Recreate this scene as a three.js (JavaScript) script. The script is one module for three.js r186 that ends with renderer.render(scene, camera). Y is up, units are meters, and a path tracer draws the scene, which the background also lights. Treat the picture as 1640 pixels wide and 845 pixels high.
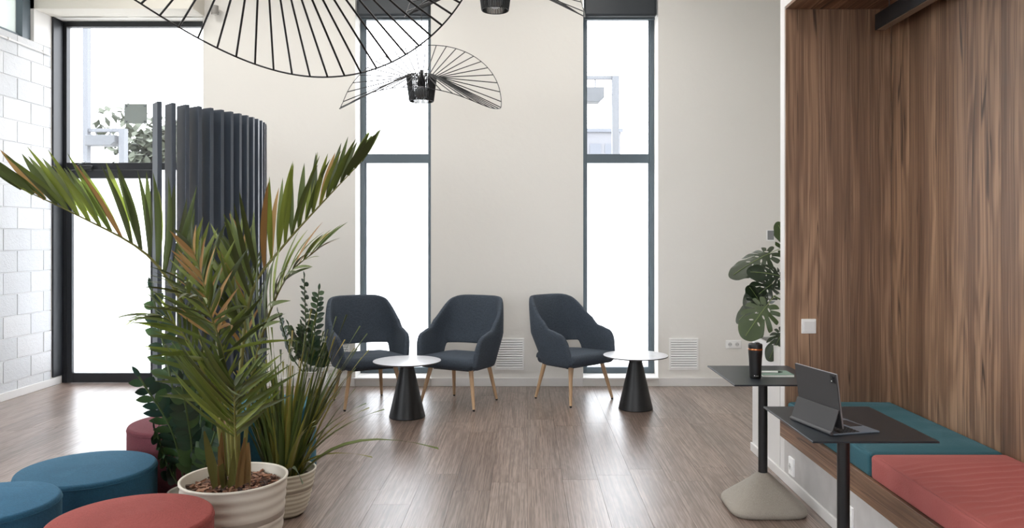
import * as THREE from 'three';
import { mergeGeometries, mergeVertices } from 'three/addons/utils/BufferGeometryUtils.js';
import { RectAreaLightUniformsLib } from 'three/addons/lights/RectAreaLightUniformsLib.js';
import { RoundedBoxGeometry } from 'three/addons/geometries/RoundedBoxGeometry.js';

// ---------------------------------------------------------------- camera, sky, exposure
const F = 1250, VX = 843, VY = 380, EYE = 1.5;          // focal length and vanishing point in pixels of the 1640 x 845 frame
const scene = new THREE.Scene();
const camera = new THREE.PerspectiveCamera(2 * Math.atan(422.5 / F) * 180 / Math.PI, 1640 / 845, 0.05, 300);
camera.position.set(0, EYE, 0);
camera.setViewOffset(1640, 845, 820 - VX, 422.5 - VY, 1640, 845);
camera.lookAt(0, EYE, -10);
camera.updateMatrixWorld(); 
const renderer = new THREE.WebGLRenderer();
renderer.toneMapping = THREE.LinearToneMapping;
renderer.toneMappingExposure = 1.25;
renderer.shadowMap.enabled = true;
const SKY = 6.0;
scene.background = new THREE.Color().setRGB(0.95 * SKY, 0.985 * SKY, 1.04 * SKY);   // bright, evenly overcast sky

RectAreaLightUniformsLib.init();
const PANEL = 10, PANEL_COLOR = new THREE.Color().setRGB(1.0, 0.968, 0.92);   // warm white ceiling panels, 0.6 m square

// ---------------------------------------------------------------- helpers
function rng(seed) { let a = seed >>> 0; return () => { a = (a + 0x6D2B79F5) | 0; let t = Math.imul(a ^ (a >>> 15), 1 | a); t = (t + Math.imul(t ^ (t >>> 7), 61 | t)) ^ t; return ((t ^ (t >>> 14)) >>> 0) / 4294967296; }; }
const V = (x, y, z) => new THREE.Vector3(x, y, z);
const W = (px, py, d) => V((px - VX) / F * d, EYE - (py - VY) / F * d, -d);   // pixel + depth -> point
const lerp = (a, b, t) => a + (b - a) * t, clamp = (x, a, b) => Math.min(b, Math.max(a, x));
const smooth = (a, b, x) => { const t = clamp((x - a) / (b - a), 0, 1); return t * t * (3 - 2 * t); };
const used = {};
function numbered(name) { const n = used[name] = (used[name] ?? -1) + 1; return n ? name + '_' + String(n).padStart(3, '0') : name; }
function shade(o) { o.castShadow = true; o.receiveShadow = true; return o; }
function mesh(name, geo, mat, parent = scene) {
  const o = shade(new THREE.Mesh(geo, mat)); o.name = parent === scene ? numbered(name) : name; parent.add(o); return o;
}
function thing(name, label, category, pos = [0, 0, 0], turn = 0, group) {
  const o = new THREE.Group(); o.name = numbered(name); o.position.set(...pos); o.rotation.y = turn;
  o.userData = { label, category }; if (group) o.userData.group = group; scene.add(o); return o;
}
function tag(o, label, category, group) { Object.assign(o.userData, { label, category }); if (group) o.userData.group = group; return o; }
function dup(src, pos, turn, label) {
  const c = src.clone(); c.name = numbered(src.name.replace(/_\d{3}$/, '')); c.userData = { ...src.userData, label }; c.position.set(...pos); c.rotation.y = turn; scene.add(c); return c;
}
function struct(o, label, category) { o.userData.kind = 'structure'; o.userData.label = label; o.userData.category = category; return o; }
function structGroup(name, label, category) { const o = new THREE.Group(); o.name = name; scene.add(o); return struct(o, label, category); }
function box(x0, x1, y0, y1, z0, z1) { const g = new THREE.BoxGeometry(Math.abs(x1 - x0), Math.abs(y1 - y0), Math.abs(z1 - z0)); g.translate((x0 + x1) / 2, (y0 + y1) / 2, (z0 + z1) / 2); return g; }
function rbox(w, h, d, r, seg = 3) { return new RoundedBoxGeometry(w, h, d, seg, r); }
function uvBy(g, fn) {
  const p = g.attributes.position, n = g.attributes.normal, uv = new Float32Array(p.count * 2);
  for (let i = 0; i < p.count; i++) { const r = fn(p.getX(i), p.getY(i), p.getZ(i), n.getX(i), n.getY(i), n.getZ(i)); uv[2 * i] = r[0]; uv[2 * i + 1] = r[1]; }
  g.setAttribute('uv', new THREE.BufferAttribute(uv, 2)); return g;
}
const triUV = (s = 1, ou = 0, ov = 0) => (x, y, z, nx, ny, nz) => { const ax = Math.abs(nx), ay = Math.abs(ny), az = Math.abs(nz); return ax > ay && ax > az ? [z * s + ou, y * s + ov] : ay > az ? [x * s + ou, z * s + ov] : [x * s + ou, y * s + ov]; };
function cyl(a, b, ra, rb, seg = 12) {     // tapered rod from a (radius ra) to b (radius rb)
  const d = b.clone().sub(a), g = new THREE.CylinderGeometry(rb, ra, d.length(), seg, 1);
  g.applyQuaternion(new THREE.Quaternion().setFromUnitVectors(V(0, 1, 0), d.clone().normalize())); g.translate((a.x + b.x) / 2, (a.y + b.y) / 2, (a.z + b.z) / 2); return g;
}
function lathe(pts, seg = 48) { return new THREE.LatheGeometry(pts.map(p => new THREE.Vector2(p[0], p[1])), seg); }
function tube(pts, r, seg = 24, rad = 6, closed = false) { return new THREE.TubeGeometry(new THREE.CatmullRomCurve3(pts, closed), seg, r, rad, closed); }
function weld(g) { const h = new THREE.BufferGeometry(); h.setAttribute('position', g.attributes.position.clone()); if (g.index) h.setIndex(g.index.clone()); const m = mergeVertices(h, 1e-5); m.computeVertexNormals(); return m; }
function softBox(w, h, d, r, nx, ny, nz, disp) {   // subdivided box with rounded edges, for upholstery
  const g = new THREE.BoxGeometry(2, 2, 2, nx, ny, nz), p = g.attributes.position;
  const axis = (t, half, n) => { const k = Math.round((t + 1) / 2 * n), e = Math.min(3, n / 3 | 0); if (n < 6) return t * half; if (k <= e) return -half + r * (k / e); if (k >= n - e) return half - r * ((n - k) / e); return lerp(-half + r, half - r, (k - e) / (n - 2 * e)); };
  for (let i = 0; i < p.count; i++) {
    const q = V(axis(p.getX(i), w / 2, nx), axis(p.getY(i), h / 2, ny), axis(p.getZ(i), d / 2, nz));
    const c = V(clamp(q.x, -w / 2 + r, w / 2 - r), clamp(q.y, -h / 2 + r, h / 2 - r), clamp(q.z, -d / 2 + r, d / 2 - r)), o = q.clone().sub(c);
    if (o.lengthSq() > 0) { const m = Math.max(Math.abs(o.x), Math.abs(o.y), Math.abs(o.z)); o.multiplyScalar(m / o.length()); }
    q.copy(c).add(o); if (disp) disp(q); p.setXYZ(i, q.x, q.y, q.z);
  }
  return weld(g);
}

// ---------------------------------------------------------------- noise and textures
const perm = (() => { const r = rng(77), a = [...Array(256).keys()]; for (let i = 255; i > 0; i--) { const j = r() * (i + 1) | 0;[a[i], a[j]] = [a[j], a[i]]; } return Uint8Array.from([...a, ...a]); })();
function vnoise(x, y, px = 256, py = 256) {          // value noise with periods px, py
  const xi = Math.floor(x), yi = Math.floor(y), fx = x - xi, fy = y - yi, u = fx * fx * (3 - 2 * fx), v = fy * fy * (3 - 2 * fy);
  const h = (i, j) => perm[perm[((i % px) + px) % px & 255] + (((j % py) + py) % py & 255)] / 255;
  return lerp(lerp(h(xi, yi), h(xi + 1, yi), u), lerp(h(xi, yi + 1), h(xi + 1, yi + 1), u), v);
}
function fbm(x, y, px, py, oct = 4) { let s = 0, a = 0.5, n = 0; for (let i = 0; i < oct; i++) { s += a * vnoise(x, y, px, py); n += a; x *= 2; y *= 2; px *= 2; py *= 2; a *= 0.5; } return s / n; }
function tex(w, h, fn, color = true) {               // fn(u, v) -> [r, g, b] 0..255 or a grey 0..1
  const d = new Uint8Array(w * h * 4);
  for (let j = 0; j < h; j++) for (let i = 0; i < w; i++) { const c = fn((i + 0.5) / w, (j + 0.5) / h), k = 4 * (j * w + i); if (typeof c === 'number') d[k] = d[k + 1] = d[k + 2] = clamp(c, 0, 1) * 255; else for (let m = 0; m < 3; m++) d[k + m] = clamp(c[m], 0, 255); d[k + 3] = 255; }
  const t = new THREE.DataTexture(d, w, h); t.wrapS = t.wrapT = THREE.RepeatWrapping; t.magFilter = THREE.LinearFilter; t.minFilter = THREE.LinearMipmapLinearFilter; t.generateMipmaps = true; if (color) t.colorSpace = THREE.SRGBColorSpace; t.needsUpdate = true; return t;
}
const mixc = (a, b, t) => [lerp(a[0], b[0], t), lerp(a[1], b[1], t), lerp(a[2], b[2], t)];
const std = (o) => new THREE.MeshStandardMaterial(o), phys = (o) => new THREE.MeshPhysicalMaterial(o);
const hex = (h) => new THREE.Color(h);

// floor boards: brushed grey-brown oak, grain along v (texture spans 1.1 m x 2.8 m)
function oak(u, v) {
  const warp = fbm(u * 6, v * 4, 6, 4, 3);
  const rings = 0.5 + 0.5 * Math.sin((u * 34 + warp * 16 + fbm(u * 3, v * 2, 3, 2, 2) * 10) * 2.2);
  const fibre = fbm(u * 200, v * 9, 200, 9, 3), pores = vnoise(u * 256, v * 48, 256, 48);
  return clamp(0.62 * fibre + 0.07 * rings + 0.16 * warp + 0.16 * pores, 0, 1);
}
const oakTex = tex(1024, 1024, (u, v) => mixc([112, 97, 89], [170, 153, 143], smooth(0.25, 0.78, oak(u, v))));
const oakBump = tex(1024, 1024, (u, v) => oak(u, v), false);
const floorTones = ['#ece6e3', '#faf4f1', '#ded6d1', '#f2e9e4', '#e4ddd9'].map(c => phys({ map: oakTex, color: hex(c), roughness: 0.36, bumpMap: oakBump, bumpScale: 0.0003, clearcoat: 0.55, clearcoatRoughness: 0.27 }));
const floorBase = std({ map: oakTex, color: hex('#cfc4bc'), roughness: 0.45 });
const jointMat = std({ color: hex('#5d5049'), roughness: 0.9 });

// walnut-look niche boards: long straight grain with dark cracks (spans 1 m x 2.6 m)
function walnut(u, v) {
  const w = fbm(u * 6, v * 3, 6, 3, 3), w2 = fbm(u * 3 + 7, v * 2, 3, 2, 2), f = fbm(u * 128 + w * 5, v * 6, 128, 6, 3), band = fbm(u * 14 + w * 1.6, v, 14, 1, 3);
  const fig = 0.5 + 0.5 * Math.sin((w * 15 + w2 * 9 + u * 10 * 2 * Math.PI / 3) * 2.0);
  return clamp(0.42 * f + 0.4 * band + 0.18 * fig * smooth(0.4, 0.6, w2), 0, 1);
}
function streak(u, v, k, seed, thin) { const w = fbm(u * 5 + seed, v * 5, 5, 5, 3), r = Math.abs(fbm(u * k + w * 0.5 + seed, v, k, 1, 2) - 0.5), m = smooth(0.4, 0.62, vnoise(u * 10 + seed, v * 8 + 3, 10, 8)); return m * (1 - smooth(0.0, thin * (0.5 + w), r)); }
function cracks(u, v) { return Math.max(streak(u, v, 12, 3, 0.02), 0.8 * streak(u, v, 21, 11, 0.016), 0.5 * streak(u, v, 34, 6, 0.02)); }
const walnutTex = tex(1024, 1024, (u, v) => { const c = mixc([130, 109, 94], [212, 192, 174], smooth(0.24, 0.76, walnut(u, v))); return mixc(c, [50, 38, 32], 0.75 * cracks(u, v)); });
const walnutBump = tex(512, 512, (u, v) => clamp(walnut(u, v) - 0.5 * cracks(u, v), 0, 1), false);
const walnutMats = ['#d8c0aa', '#d0b8a2', '#dcc5b0', '#ccb49e'].map(c => phys({ map: walnutTex, color: hex(c), roughness: 0.5, bumpMap: walnutBump, bumpScale: 0.0006, clearcoat: 0.6, clearcoatRoughness: 0.4 }));   // one wood for the whole niche
const benchWood = std({ map: walnutTex, color: hex('#d0b8a2'), roughness: 0.5, bumpMap: walnutBump, bumpScale: 0.0006 });
const soffitWood = std({ map: walnutTex, color: hex('#d0b8a2'), roughness: 0.55 });

const plasterBump = tex(512, 512, (u, v) => fbm(u * 24, v * 24, 24, 24, 4), false);
const plaster = std({ color: hex('#e9e7e2'), roughness: 0.9, bumpMap: plasterBump, bumpScale: 0.0012 });
const whitePaint = std({ color: hex('#dedcda'), roughness: 0.5 });
const ceilingMat = std({ color: hex('#eceae4'), roughness: 0.95 });
const beamMat = std({ color: hex('#ddd9d0'), roughness: 0.9, bumpMap: plasterBump, bumpScale: 0.0012 });
const greyRender = std({ map: tex(512, 512, (u, v) => mixc([168, 164, 162], [205, 202, 200], fbm(u * 6, v * 6, 6, 6, 5))), roughness: 0.85 });
const blockBump = tex(512, 512, (u, v) => 0.6 * fbm(u * 40, v * 40, 40, 40, 3) + 0.4 * vnoise(u * 128, v * 128, 128, 128), false);
const blockMats = ['#cbcdd0', '#c6c8cb', '#cfd0d2'].map(c => std({ color: hex(c), roughness: 0.85, bumpMap: blockBump, bumpScale: 0.003 }));
const mortarMat = std({ color: hex('#dcdcdd'), roughness: 0.95 });
const frameBlack = std({ color: hex('#1e2126'), roughness: 0.45 });
const frameGrey = std({ color: hex('#535f67'), roughness: 0.45 });
const boxGrey = std({ color: hex('#2e343a'), roughness: 0.5 });
const glassMat = phys({ color: 0xffffff, transmission: 1, thickness: 0, roughness: 0, ior: 1.5 });
const frostMat = phys({ color: hex('#fbfcfd'), transmission: 1, thickness: 0, roughness: 1, ior: 1.5, specularIntensity: 0.4 });
const blackMetal = std({ color: hex('#15161a'), roughness: 0.45 });
const blackSatin = std({ color: hex('#101113'), roughness: 0.42 });
const steel = std({ color: hex('#8a8e92'), roughness: 0.35, metalness: 0.9 });
const plasticWhite = std({ color: hex('#f6f6f5'), roughness: 0.4 });
const plasticDark = std({ color: hex('#55585c'), roughness: 0.5 });

// ---------------------------------------------------------------- the room
const XL = -4.8, XN = 1.593, XB = 2.243, XR = 2.40, XW = 3.2, D = 7.88, DF = 8.12, H = 4.35, REAR = 6.0;

// floor: boards 0.22 m wide running towards the back wall
{
  const fl = structGroup('floor', 'grey-brown oak plank floor with long boards running to the back wall', 'floor');
  mesh('subfloor', uvBy(box(XL - 0.2, XW + 0.2, -0.08, -0.006, -8.3, REAR + 0.2), triUV(1)), jointMat, fl);
  mesh('boards_behind', uvBy(box(XL, XW, -0.006, 0, -2.6, REAR), (x, y, z) => [x / 1.1, z / 2.8]), floorBase, fl);
  const r = rng(11), pw = 0.2187, L = 1.38, x0 = 0.006 - 22 * pw, gap = 0.0014;
  for (let i = 0; i < 38; i++) {
    const a = Math.max(x0 + i * pw, XL - 0.02), b = Math.min(x0 + (i + 1) * pw, XW); if (b - a < 0.03) continue;
    let d = 2.6 - r() * L;
    while (d < 8.22) {
      const d0 = Math.max(d, 2.6), d1 = Math.min(d + L, 8.22), ou = r(), ov = r(); d += L;
      if (d1 - d0 < 0.04) continue;
      const g = box(a + gap / 2, b - gap / 2, -0.006, 0, -d1 + gap / 2, -d0 - gap / 2);
      uvBy(g, (x, y, z) => [x / 1.1 + ou, z / 2.8 + ov]);
      mesh('plank', g, floorTones[r() * floorTones.length | 0], fl);
    }
  }
}
// back wall with two tall window openings and the door bay
const WIN = [[-1.727, -0.9645], [0.574, 1.330]], SILL = 0.075, WTOP = 4.06, DOORX1 = -3.265, DOORTOP = 3.73;
{
  const s = new THREE.Shape(); s.moveTo(XL - 0.3, 0); s.lineTo(XL, 0); s.lineTo(XL, DOORTOP); s.lineTo(DOORX1, DOORTOP); s.lineTo(DOORX1, 0); s.lineTo(XW + 0.2, 0); s.lineTo(XW + 0.2, H); s.lineTo(XL - 0.3, H); s.closePath();
  for (const [a, b] of WIN) { const h = new THREE.Path(); h.moveTo(a, SILL); h.lineTo(a, WTOP); h.lineTo(b, WTOP); h.lineTo(b, SILL); h.closePath(); s.holes.push(h); }
  const g = new THREE.ExtrudeGeometry(s, { depth: 0.36, bevelEnabled: false }); g.translate(0, 0, -D - 0.36); uvBy(g, triUV(0.8));
  const wb = structGroup('wall_back', 'off-white plastered wall with tall narrow windows', 'wall'); mesh('plaster_face', g, plaster, wb);
  struct(mesh('trim_1', uvBy(box(XL - 0.1, -3.25, DOORTOP, H, -D - 0.05, -7.61), triUV(0.8)), beamMat), 'beige ceiling beam above the glazed door', 'beam');
  // baseboard pieces between the openings
  const bb = structGroup('baseboard_back', 'white baseboard along the back wall', 'baseboard');
  const runs = [[DOORX1, WIN[0][0]], [WIN[0][1], WIN[1][0]], [WIN[1][1], XW]];
  for (const [a, b] of runs) { const g2 = rbox(b - a, 0.085, 0.016, 0.004, 2); g2.translate((a + b) / 2, 0.0425, -D + 0.008); mesh('baseboard_run', g2, whitePaint, bb); }
  for (const [a, b] of WIN) { const g2 = rbox(b - a + 0.02, 0.018, 0.30, 0.004, 2); g2.translate((a + b) / 2, SILL + 0.004, -D - 0.12); mesh('window_sill', g2, whitePaint, bb); }
}
// left wall: painted concrete blocks up to 3.41 m, glazed band above, large window nearer the room's front
{
  const wl = structGroup('wall_left', 'white painted concrete block wall', 'wall');
  const z1 = -D - 0.05;
  mesh('mortar', uvBy(box(XL - 0.28, XL - 0.006, 0, 3.41, -8.1, -5.9), triUV(1)), mortarMat, wl);
  const r = rng(5), rowY = (k) => k === 0 ? 0 : 0.156 + (k - 1) * 0.2034;
  for (let k = 0; k < 17; k++) {
    const y0 = rowY(k), y1 = rowY(k + 1), off = k % 2 ? 7.163 : 6.96;
    for (let d = off - 1.6; d < 8.0; d += 0.4) {
      const a = Math.max(d, 5.9), b = Math.min(d + 0.4, 8.05); if (b - a < 0.05) continue;
      const g = rbox(0.03, y1 - y0 - 0.007, b - a - 0.007, 0.0035, 1); g.translate(XL - 0.015 + (r() - 0.5) * 0.004, (y0 + y1) / 2, -(a + b) / 2);
      const ou = r(), ov = r(); uvBy(g, triUV(1.2, ou, ov)); mesh('block', g, blockMats[r() * 3 | 0], wl);
    }
  }
  mesh('plaster_run', uvBy(mergeGeometries([box(XL - 0.25, XL, 0, 0.8, -5.9, REAR), box(XL - 0.25, XL, 3.2, 3.41, -5.9, REAR), box(XL - 0.25, XL, 0.8, 3.2, -5.9, -3.0), box(XL - 0.25, XL, 0.8, 3.2, 0.6, REAR)]), triUV(0.8)), plaster, wl);
  const w4 = structGroup('window_4', 'wide side window in the left wall', 'window'); mesh('pane', box(XL - 0.14, XL - 0.13, 0.86, 3.14, -2.94, 0.54), glassMat, w4);
  for (const z of [-2.97, -1.2, 0.57]) mesh('mullion', box(XL - 0.18, XL - 0.1, 0.8, 3.2, z - 0.03, z + 0.03), frameBlack, w4);
  for (const y of [0.83, 3.17]) mesh('rail', box(XL - 0.18, XL - 0.1, y - 0.03, y + 0.03, -3.0, 0.6), frameBlack, w4);
  mesh('upper_band', uvBy(mergeGeometries([box(XL - 0.25, XL, 4.2, H, -7.61, REAR), box(XL - 0.25, XL, 3.41, 4.2, -1.0, REAR)]), triUV(0.8)), beamMat, wl);
  struct(mesh('trim_2', uvBy(box(XL - 0.28, XL - 0.001, 3.41, H, -D - 0.3, -7.61), triUV(0.8)), whitePaint), 'white corner column standing on the block wall', 'column');
  struct(mesh('trim_3', uvBy(box(XL - 0.11, XL - 0.03, 3.41, H, -7.60, -7.48), triUV(0.8)), frameGrey), 'grey post beside the glazing above the block wall', 'post');
  const b = rbox(0.014, 0.075, 13.9, 0.004, 2); b.translate(XL + 0.007, 0.0375, -8.04 + 6.95); struct(mesh('baseboard_left', b, whitePaint), 'white baseboard along the block wall', 'baseboard');
  const w3 = structGroup('window_3', 'greenish glazed band above the block wall', 'window'); mesh('pane', box(XL - 0.10, XL - 0.092, 3.45, 4.16, -7.48, -1.0), phys({ color: hex('#b6b9b5'), transmission: 1, thickness: 0, roughness: 0.8, ior: 1.5 }), w3);
  for (const y of [3.43, 4.18]) mesh('rail', box(XL - 0.13, XL - 0.06, y - 0.02, y + 0.02, -7.48, -1.0), frameGrey, w3);
  for (const d of [5.9, 4.3, 2.7, 1.03]) mesh('mullion', box(XL - 0.13, XL - 0.06, 3.45, 4.16, -d - 0.03, -d + 0.03), frameGrey, w3);
}
// cable clipped along the top of the block wall
{
  const t = thing('wall_conduit', 'thin white conduit running along the top course of the block wall', 'conduit', [0, 0, 0]);
  mesh('pipe', tube([V(XL + 0.012, 3.335, -5.95), V(XL + 0.012, 3.335, -7), V(XL + 0.012, 3.33, -7.84)], 0.010, 20, 8), whitePaint, t);
  for (const d of [6.6, 7.2, 7.72]) mesh('clip', cyl(V(XL + 0.012, 3.335, -d), V(XL + 0.012, 3.335, -d - 0.025), 0.016, 0.016, 10), whitePaint, t);
}
// right wall, ceiling, rear wall
struct(mesh('wall_right', uvBy(box(XW, XW + 0.2, 0, H, -D - 0.3, REAR), triUV(0.8)), plaster), 'white plastered right wall behind the wooden niche', 'wall');
struct(mesh('ceiling', uvBy(box(XL - 0.3, XW + 0.2, H, H + 0.2, -D - 0.36, REAR + 0.25), triUV(0.5)), ceilingMat), 'white ceiling', 'ceiling');
{
  const wf = structGroup('wall_front', 'white plastered wall opposite the tall windows', 'wall'), z0 = REAR, z1 = REAR + 0.25, a = -3.6, b = 1.6;
  mesh('plaster_face', uvBy(mergeGeometries([box(XL - 0.25, XW + 0.2, 0, 0.9, z0, z1), box(XL - 0.25, XW + 0.2, 3.4, H, z0, z1), box(XL - 0.25, a, 0.9, 3.4, z0, z1), box(b, XW + 0.2, 0.9, 3.4, z0, z1)]), triUV(0.8)), plaster, wf);
  const w = structGroup('window_5', 'wide window in the front wall', 'window'); mesh('pane', box(a, b, 0.9, 3.4, z0 + 0.1, z0 + 0.11), glassMat, w);
  for (const x of [a + 0.03, lerp(a, b, 0.33), lerp(a, b, 0.67), b - 0.03]) mesh('mullion', box(x - 0.03, x + 0.03, 0.9, 3.4, z0 + 0.07, z0 + 0.14), frameBlack, w);
}
// recessed ceiling panels
{
  const glow = std({ color: 0xffffff, emissive: PANEL_COLOR, emissiveIntensity: 3, roughness: 0.6 });
  const where = ['over the ottomans', 'over the middle of the floor', 'over the bench side', 'over the slatted screen', 'over the big pendant', 'over the pedestal tables', 'over the glass door', 'over the two armchairs', 'over the lone armchair'];
  let k = 0; for (const d of [2.4, 4.6, 6.6]) for (const x of [-3.4, -1.45, 0.55]) {
    const t = thing('ceiling_panel', 'square white ceiling light panel ' + where[k++], 'ceiling light', [x, H, -d], 0, 'square ceiling light panels');
    for (const [x0, x1, z0, z1] of [[-0.32, -0.3, -0.32, 0.32], [0.3, 0.32, -0.32, 0.32], [-0.3, 0.3, -0.32, -0.3], [-0.3, 0.3, 0.3, 0.32]]) mesh('frame', box(x0, x1, -0.022, 0, z0, z1), plasticWhite, t);
    mesh('diffuser', box(-0.3, 0.3, -0.014, 0, -0.3, 0.3), glow, t);
    const l = new THREE.RectAreaLight(PANEL_COLOR, PANEL, 0.6, 0.6); l.name = 'panel_light'; l.position.set(0, -0.03, 0); l.rotation.x = -Math.PI / 2; t.add(l);
  }
}

// ---------------------------------------------------------------- tall windows
WIN.forEach(([a, b], i) => {
  const w = structGroup('window_' + (i + 1), ['tall narrow window behind the two armchairs', 'tall narrow window beside the single armchair'][i], 'window');
  const y0 = SILL + 0.013, y1 = 3.86, zf = -DF, fw = 0.048, dep = 0.07, ty0 = 2.275, ty1 = 2.368;
  const bar = (name, x0, x1, ya, yb, zo = 0, dp = dep) => { const g = rbox(x1 - x0, yb - ya, dp, 0.004, 2); g.translate((x0 + x1) / 2, (ya + yb) / 2, zf - zo - dp / 2); mesh(name, g, frameGrey, w); };
  bar('stile', a, a + fw, y0, y1); bar('stile', b - fw, b, y0, y1); bar('bottom_rail', a + fw, b - fw, y0, y0 + 0.062); bar('top_rail', a + fw, b - fw, y1 - 0.09, y1); bar('transom', a + fw, b - fw, ty0, ty1);
  for (const [ya, yb] of [[y0 + 0.062, ty0], [ty1, y1 - 0.09]]) for (const [x0, x1, p, q] of [[a + fw, a + fw + 0.012, ya, yb], [b - fw - 0.012, b - fw, ya, yb]]) bar('glazing_bead', x0, x1, p, q, 0.012, 0.02);
  mesh('frosted_pane', box(a + fw, b - fw, y0 + 0.062, ty0, zf - 0.044, zf - 0.038), frostMat, w).userData.label = 'frosted lower pane';
  mesh('clear_pane', box(a + fw, b - fw, ty1, y1 - 0.09, zf - 0.044, zf - 0.038), glassMat, w);
  // roller blind cassette across the head of the opening
  const c = thing('roller_blind_box', ['dark grey roller blind box above the window behind the two armchairs', 'dark grey roller blind box above the window beside the single armchair'][i], 'blind box', [(a + b) / 2, 3.735, -D - 0.06], 0, 'roller blind boxes');
  const g = rbox(b - a - 0.02, 0.30, 0.11, 0.03, 4); g.translate(0, 0.15, 0); mesh('cassette', g, boxGrey, c);
  const s = rbox(b - a - 0.04, 0.022, 0.02, 0.006, 2); s.translate(0, -0.006, -0.02); mesh('bottom_bar', s, frameGrey, c);
});

// ---------------------------------------------------------------- glazed door bay
{
  const d = structGroup('door_1', 'black framed glass door with fixed glazing above and beside it', 'door');
  const zf = -8.06, bar = (name, x0, x1, ya, yb, dp = 0.07, zo = 0, m = frameBlack, parent = d) => { const g = rbox(x1 - x0, yb - ya, dp, 0.004, 2); g.translate((x0 + x1) / 2, (ya + yb) / 2, zf - zo - dp / 2); return mesh(name, g, m, parent); };
  bar('jamb_lining', XL, XL + 0.02, 0.085, DOORTOP, 0.17, -0.17);
  bar('stile', XL + 0.002, XL + 0.052, 0, DOORTOP); bar('stile', DOORX1 - 0.05, DOORX1 + 0.02, 0, DOORTOP);
  bar('top_rail', XL + 0.052, DOORX1 - 0.05, DOORTOP - 0.055, DOORTOP); bar('transom', XL + 0.052, DOORX1 - 0.05, 2.20, 2.272);
  bar('mullion', -3.838, -3.79, 0, 2.20); bar('threshold', -3.79, DOORX1 - 0.05, 0, 0.1);
  mesh('upper_pane', box(XL + 0.052, DOORX1 - 0.05, 2.272, DOORTOP - 0.055, zf - 0.045, zf - 0.038), glassMat, d);
  mesh('side_pane', box(-3.79, DOORX1 - 0.05, 0.1, 2.2, zf - 0.045, zf - 0.038), frostMat, d).userData.label = 'frosted side pane';
  const lx0 = XL + 0.056, lx1 = -3.842, leaf = new THREE.Group(); leaf.name = 'door_leaf'; d.add(leaf);
  bar('leaf_stile', lx0, lx0 + 0.052, 0.004, 2.196, 0.06, -0.004, frameBlack, leaf); bar('leaf_stile', lx1 - 0.04, lx1, 0.004, 2.196, 0.06, -0.004, frameBlack, leaf);
  bar('leaf_rail', lx0 + 0.052, lx1 - 0.04, 0.004, 0.1, 0.06, -0.004, frameBlack, leaf); bar('leaf_rail', lx0 + 0.052, lx1 - 0.04, 2.11, 2.196, 0.06, -0.004, frameBlack, leaf);
  mesh('frosted_pane', box(lx0 + 0.052, lx1 - 0.04, 0.1, 2.11, zf - 0.04, zf - 0.033), frostMat, leaf);
  // door closer on the transom
  const c = thing('door_closer', 'black door closer on the transom above the glass door', 'door closer', [-4.55, 2.215, zf + 0.006]);
  let g = rbox(0.17, 0.055, 0.045, 0.012, 3); g.translate(0, 0, 0.022); mesh('body', g, blackSatin, c);
  mesh('arm', cyl(V(-0.06, 0.03, 0.03), V(0.05, 0.05, 0.085), 0.008, 0.008, 8), steel, c); mesh('link', cyl(V(0.05, 0.05, 0.085), V(-0.03, 0.055, 0.01), 0.007, 0.007, 8), steel, c);
  mesh('end_cap', cyl(V(0.075, 0, 0.022), V(0.09, 0, 0.022), 0.025, 0.022, 14), blackSatin, c);
  // plaque fixed to the upper glass
  const p = thing('glass_plaque', 'square grey-green plaque with four corner studs fixed to the door glazing', 'plaque', [...W(217.5, 182, 8.085).toArray()]);
  mesh('plate', rbox(0.238, 0.205, 0.008, 0.002, 2), std({ color: hex('#929b97'), roughness: 0.35 }), p);
  for (const sx of [-1, 1]) for (const sy of [-1, 1]) mesh('stud', cyl(V(sx * 0.095, sy * 0.08, 0.002), V(sx * 0.095, sy * 0.08, 0.014), 0.01, 0.008, 12), steel, p);
  // small cylinder spot on the wall by the beam
  const s = thing('wall_spot', 'small grey cylinder spotlight high on the wall beside the beam', 'spotlight', [...W(344, 16, 7.80).toArray()]);
  mesh('body', cyl(V(0, -0.042, 0), V(0, 0.042, 0), 0.036, 0.036, 24), std({ color: hex('#8d8a86'), roughness: 0.5 }), s); mesh('lens', cyl(V(0, -0.046, 0), V(0, -0.04, 0), 0.026, 0.026, 20), std({ color: hex('#d9d9d6'), roughness: 0.2 }), s);
  mesh('bracket', cyl(V(0, 0.0, -0.03), V(0, 0.0, -0.082), 0.012, 0.012, 10), plasticDark, s);
}

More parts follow.
